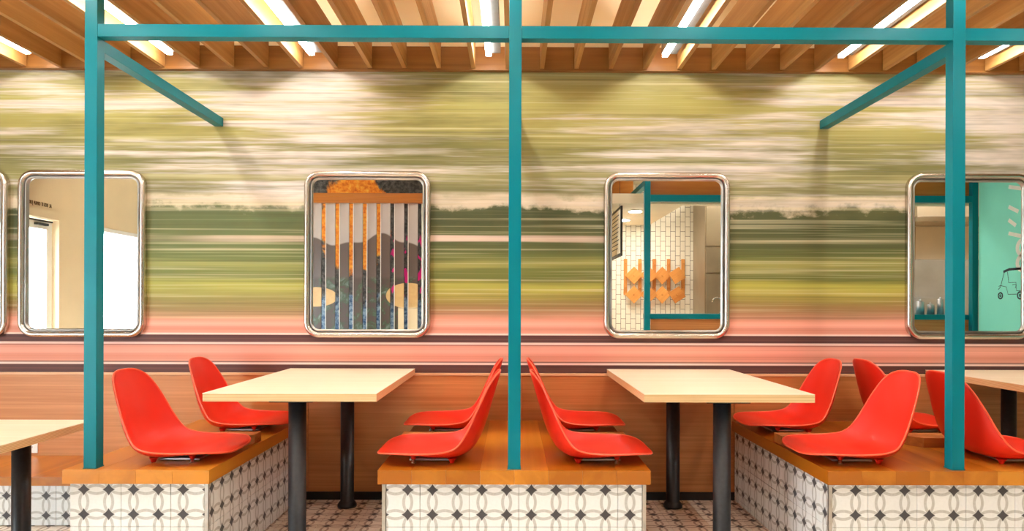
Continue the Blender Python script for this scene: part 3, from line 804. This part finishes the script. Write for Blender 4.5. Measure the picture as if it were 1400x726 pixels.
for i, (x, h, r) in enumerate(((5.42, 0.17, 0.05), (5.56, 0.13, 0.045), (5.69, 0.20, 0.04))):
    o = thing('steel_canister', ('wide', 'short', 'tall narrow')[i] + ' steel canister on the kitchen counter, seen in the mirror', 'canister', (x, -1.22, 1.0105), 'canisters on the kitchen counter')
    put('body', lathe([(r, 0), (r, h), (r * 0.9, h + 0.005)], 20), 'range_metal', o); put('lid', lathe([(r * 0.5, h + 0.0055), (r * 0.3, h + 0.03)], 16), 'range_metal', o)
g = thing('kitchen_tap', 'chrome swan-neck tap behind the kitchen counter, seen in a mirror', 'tap', (2.82, -1.36, 1.0105))
put('base', lathe([(0.03, 0), (0.03, 0.02), (0.012, 0.03), (0.012, 0.16)], 16), 'steel', g)
cu = bpy.data.curves.new('spout', 'CURVE'); cu.dimensions = '3D'; cu.bevel_depth = 0.010
sp = cu.splines.new('POLY'); sp.points.add(12)
for k in range(13):
    a = PI * k / 12; sp.points[k].co = (-0.06 + 0.06 * math.cos(a), 0, 0.16 + 0.06 * math.sin(a), 1)
o = bpy.data.objects.new('tmp', cu); C.objects.link(o)
me = bpy.data.meshes.new_from_object(o.evaluated_get(bpy.context.evaluated_depsgraph_get())); bpy.data.objects.remove(o)
put('spout', me, 'steel', g)
# wooden peg rails and square boards on the tiled wall
RX0, RY = 1.90, YB
for i in range(5):
    x = RX0 + 0.241 * i
    o = thing('peg_rail', ('first', 'second', 'third', 'fourth', 'fifth')[i] + ' upright wooden peg rail from the left on the white tiled wall, in the mirror', 'rail', (x, RY, 1.30), 'peg rails on the tiled kitchen wall')
    put('strip', box(-0.028, 0.028, 0.001, 0.03, 0, 0.60, 0.003), 'rack_wood', o)
    for z in (0.12, 0.32, 0.52): put('peg', box(-0.008, 0.008, 0.0305, 0.085, z - 0.008, z + 0.008, 0.002), 'rack_wood', o)
bd = box(-0.105, 0.105, 0.0, 0.014, -0.105, 0.105, 0.004); kn = lathe([(0.014, 0), (0.014, 0.012), (0.008, 0.016)], 12)
names = ['leftmost', 'second', 'third', 'rightmost']
for r, z in enumerate((1.62, 1.30)):
    for i in range(4):
        x = RX0 + 0.13 + 0.235 * i
        t = thing('wooden_board', names[i] + ' square wooden board of the ' + ('upper' if r == 0 else 'lower') + ' row on the peg rails, in the mirror', 'board', (x, RY + 0.088 + 0.05 * (i % 2), z), 'square boards on the peg rails')
        put('board', bd, 'rack_wood', t, (0, 0, 0), (0, math.radians(45 + (0, 3, 0, 12)[i]), 0))
        put('knob', kn, 'rack_wood', t, (0, 0.0145, 0), (-PI / 2, 0, 0))
g = thing('menu_board', 'black framed menu sheet hanging at the side of the kitchen, seen in a mirror', 'menu', (1.425, -1.60, 2.1))
put('frame', box(0.0, 0.025, -0.42, 0.46, -0.33, 0.33, 0.003), 'black_rod', g)
sh = put('sheet', box(-0.003, -0.0002, -0.38, 0.42, -0.29, 0.29), 'paper', g)
for k in range(9): put('text_line', box(-0.004, -0.0032, -0.28, 0.32 - 0.05 * (k % 3), 0.22 - 0.055 * k, 0.232 - 0.055 * k), 'ink', sh)
for y in (-0.3, 0.3): put('cable', box(0.010, 0.015, y - 0.003, y + 0.003, 0.3305, (2.47 if y < 0.2 else HC) - 2.1 - 0.001), 'black_rod', g)
# teal side wall with a drawing of a three-wheeler and white lettering
TWX = XR - 0.001
struct('wall_right_teal', box(XR - 0.02, TWX, -0.90, 2.2, 0, HC), 'teal_wall')
SX = XR - 0.02
def stroke(pts, wd, name, mat, parent):
    """flat painted line on the teal wall; pts are (y, z) offsets"""
    verts, faces = [], []
    for i, (y, z) in enumerate(pts):
        a = pts[max(0, i - 1)]; b = pts[min(len(pts) - 1, i + 1)]
        dy, dz = b[0] - a[0], b[1] - a[1]; l = math.hypot(dy, dz) or 1
        ny, nz = -dz / l * wd / 2, dy / l * wd / 2
        verts += [(-0.0015, y + ny, z + nz), (-0.0015, y - ny, z - nz), (-0.0004, y + ny, z + nz), (-0.0004, y - ny, z - nz)]
    for i in range(len(pts) - 1):
        a, b = i * 4, i * 4 + 4
        faces += [(a, a + 1, b + 1, b), (a + 2, b + 2, b + 3, a + 3), (a, b, b + 2, a + 2), (a + 1, a + 3, b + 3, b + 1)]
    return put(name, mesh_from(name, verts, faces), mat, parent)
g = thing('tuk_tuk_drawing', 'dark line drawing of a three-wheeled taxi on the teal wall, in the mirror', 'drawing', (SX, -0.505, 1.205))
def ringpts(cy, cz, r, n=18): return [(cy + r * math.cos(2 * PI * k / n), cz + r * math.sin(2 * PI * k / n)) for k in range(n + 1)]
for cy, r in ((0.0, 0.045), (0.325, 0.05)):
    stroke(ringpts(cy, 0.045, r - 0.009), 0.018, 'wheel', 'ink', g); stroke(ringpts(cy, 0.045, 0.012, 10), 0.012, 'hub', 'ink', g)
stroke([(-0.04, 0.12), (0.0, 0.15), (0.05, 0.29), (0.07, 0.335)], 0.008, 'windscreen_line', 'ink', g)
stroke([(0.05, 0.335), (0.15, 0.36), (0.33, 0.36), (0.46, 0.33), (0.48, 0.30)], 0.03, 'roof_line', 'ink', g)
stroke([(-0.03, 0.16), (0.0, 0.17), (0.10, 0.15), (0.13, 0.06), (0.27, 0.06)], 0.007, 'body_line', 'ink', g)
stroke([(0.12, 0.33), (0.14, 0.20), (0.26, 0.20), (0.27, 0.10), (0.44, 0.10), (0.48, 0.22), (0.47, 0.31)], 0.007, 'body_line', 'ink', g)
stroke([(0.20, 0.17), (0.26, 0.18), (0.25, 0.13)], 0.007, 'seat_line', 'ink', g)
g = thing('wall_numeral', 'white figure and slanting bars painted on the teal wall, in the mirror', 'lettering', (SX, -0.20, 1.55))
for z in (0.12, 0.30): stroke(ringpts(0.06, z - 0.04, 0.085), 0.055, 'numeral_loop', 'letter_white', g)
for z, l in ((0.98, 0.30), (0.74, 0.16), (0.58, 0.12), (0.42, 0.30)): stroke([(-0.17, z + 0.03), (-0.17 + l, z - 0.05)], 0.045, 'bar', 'letter_white', g)
# ceiling lamps behind the camera; the row outside the kitchen is added as front fill
def downlight_or_fill(x, y, z, lab, mat='downlight_or_fill'):
    g = thing('downlight_or_fill', lab, 'light', (x, y, z), 'round ceiling lamps behind the camera')
    put('ring', lathe([(0.10, -0.014), (0.115, -0.001)], 28), 'white_paint', g)
    put('lens', lathe([(0.085, -0.020), (0.085, -0.0145)], 28), mat, g)
for i, x in enumerate((-3.6, -2.2, -0.8, 0.6, 2.0, 3.4, 4.8)):
    downlight_or_fill(x, -0.15, HC, 'added round fill lamp behind the camera, %s from the entrance' % ('nearest', 'second', 'third', 'fourth', 'fifth', 'sixth', 'seventh')[i])
downlight_or_fill(1.75, -1.9, 2.47, 'round lamp in the kitchen ceiling close to the counter', 'kitchen_lamp'); downlight_or_fill(1.75, -2.9, 2.47, 'round lamp in the kitchen ceiling by the tiled wall', 'kitchen_lamp')
downlight_or_fill(2.6, -1.9, HC, 'round lamp above the kitchen counter', 'kitchen_lamp'); downlight_or_fill(7.0, -2.0, HC, 'round lamp above the cooking range', 'kitchen_lamp')
downlight_or_fill(3.2, -2.6, HC, 'round lamp above the stainless cabinet', 'kitchen_lamp'); downlight_or_fill(4.9, -2.0, HC, 'round lamp in front of the extractor hood', 'kitchen_lamp')
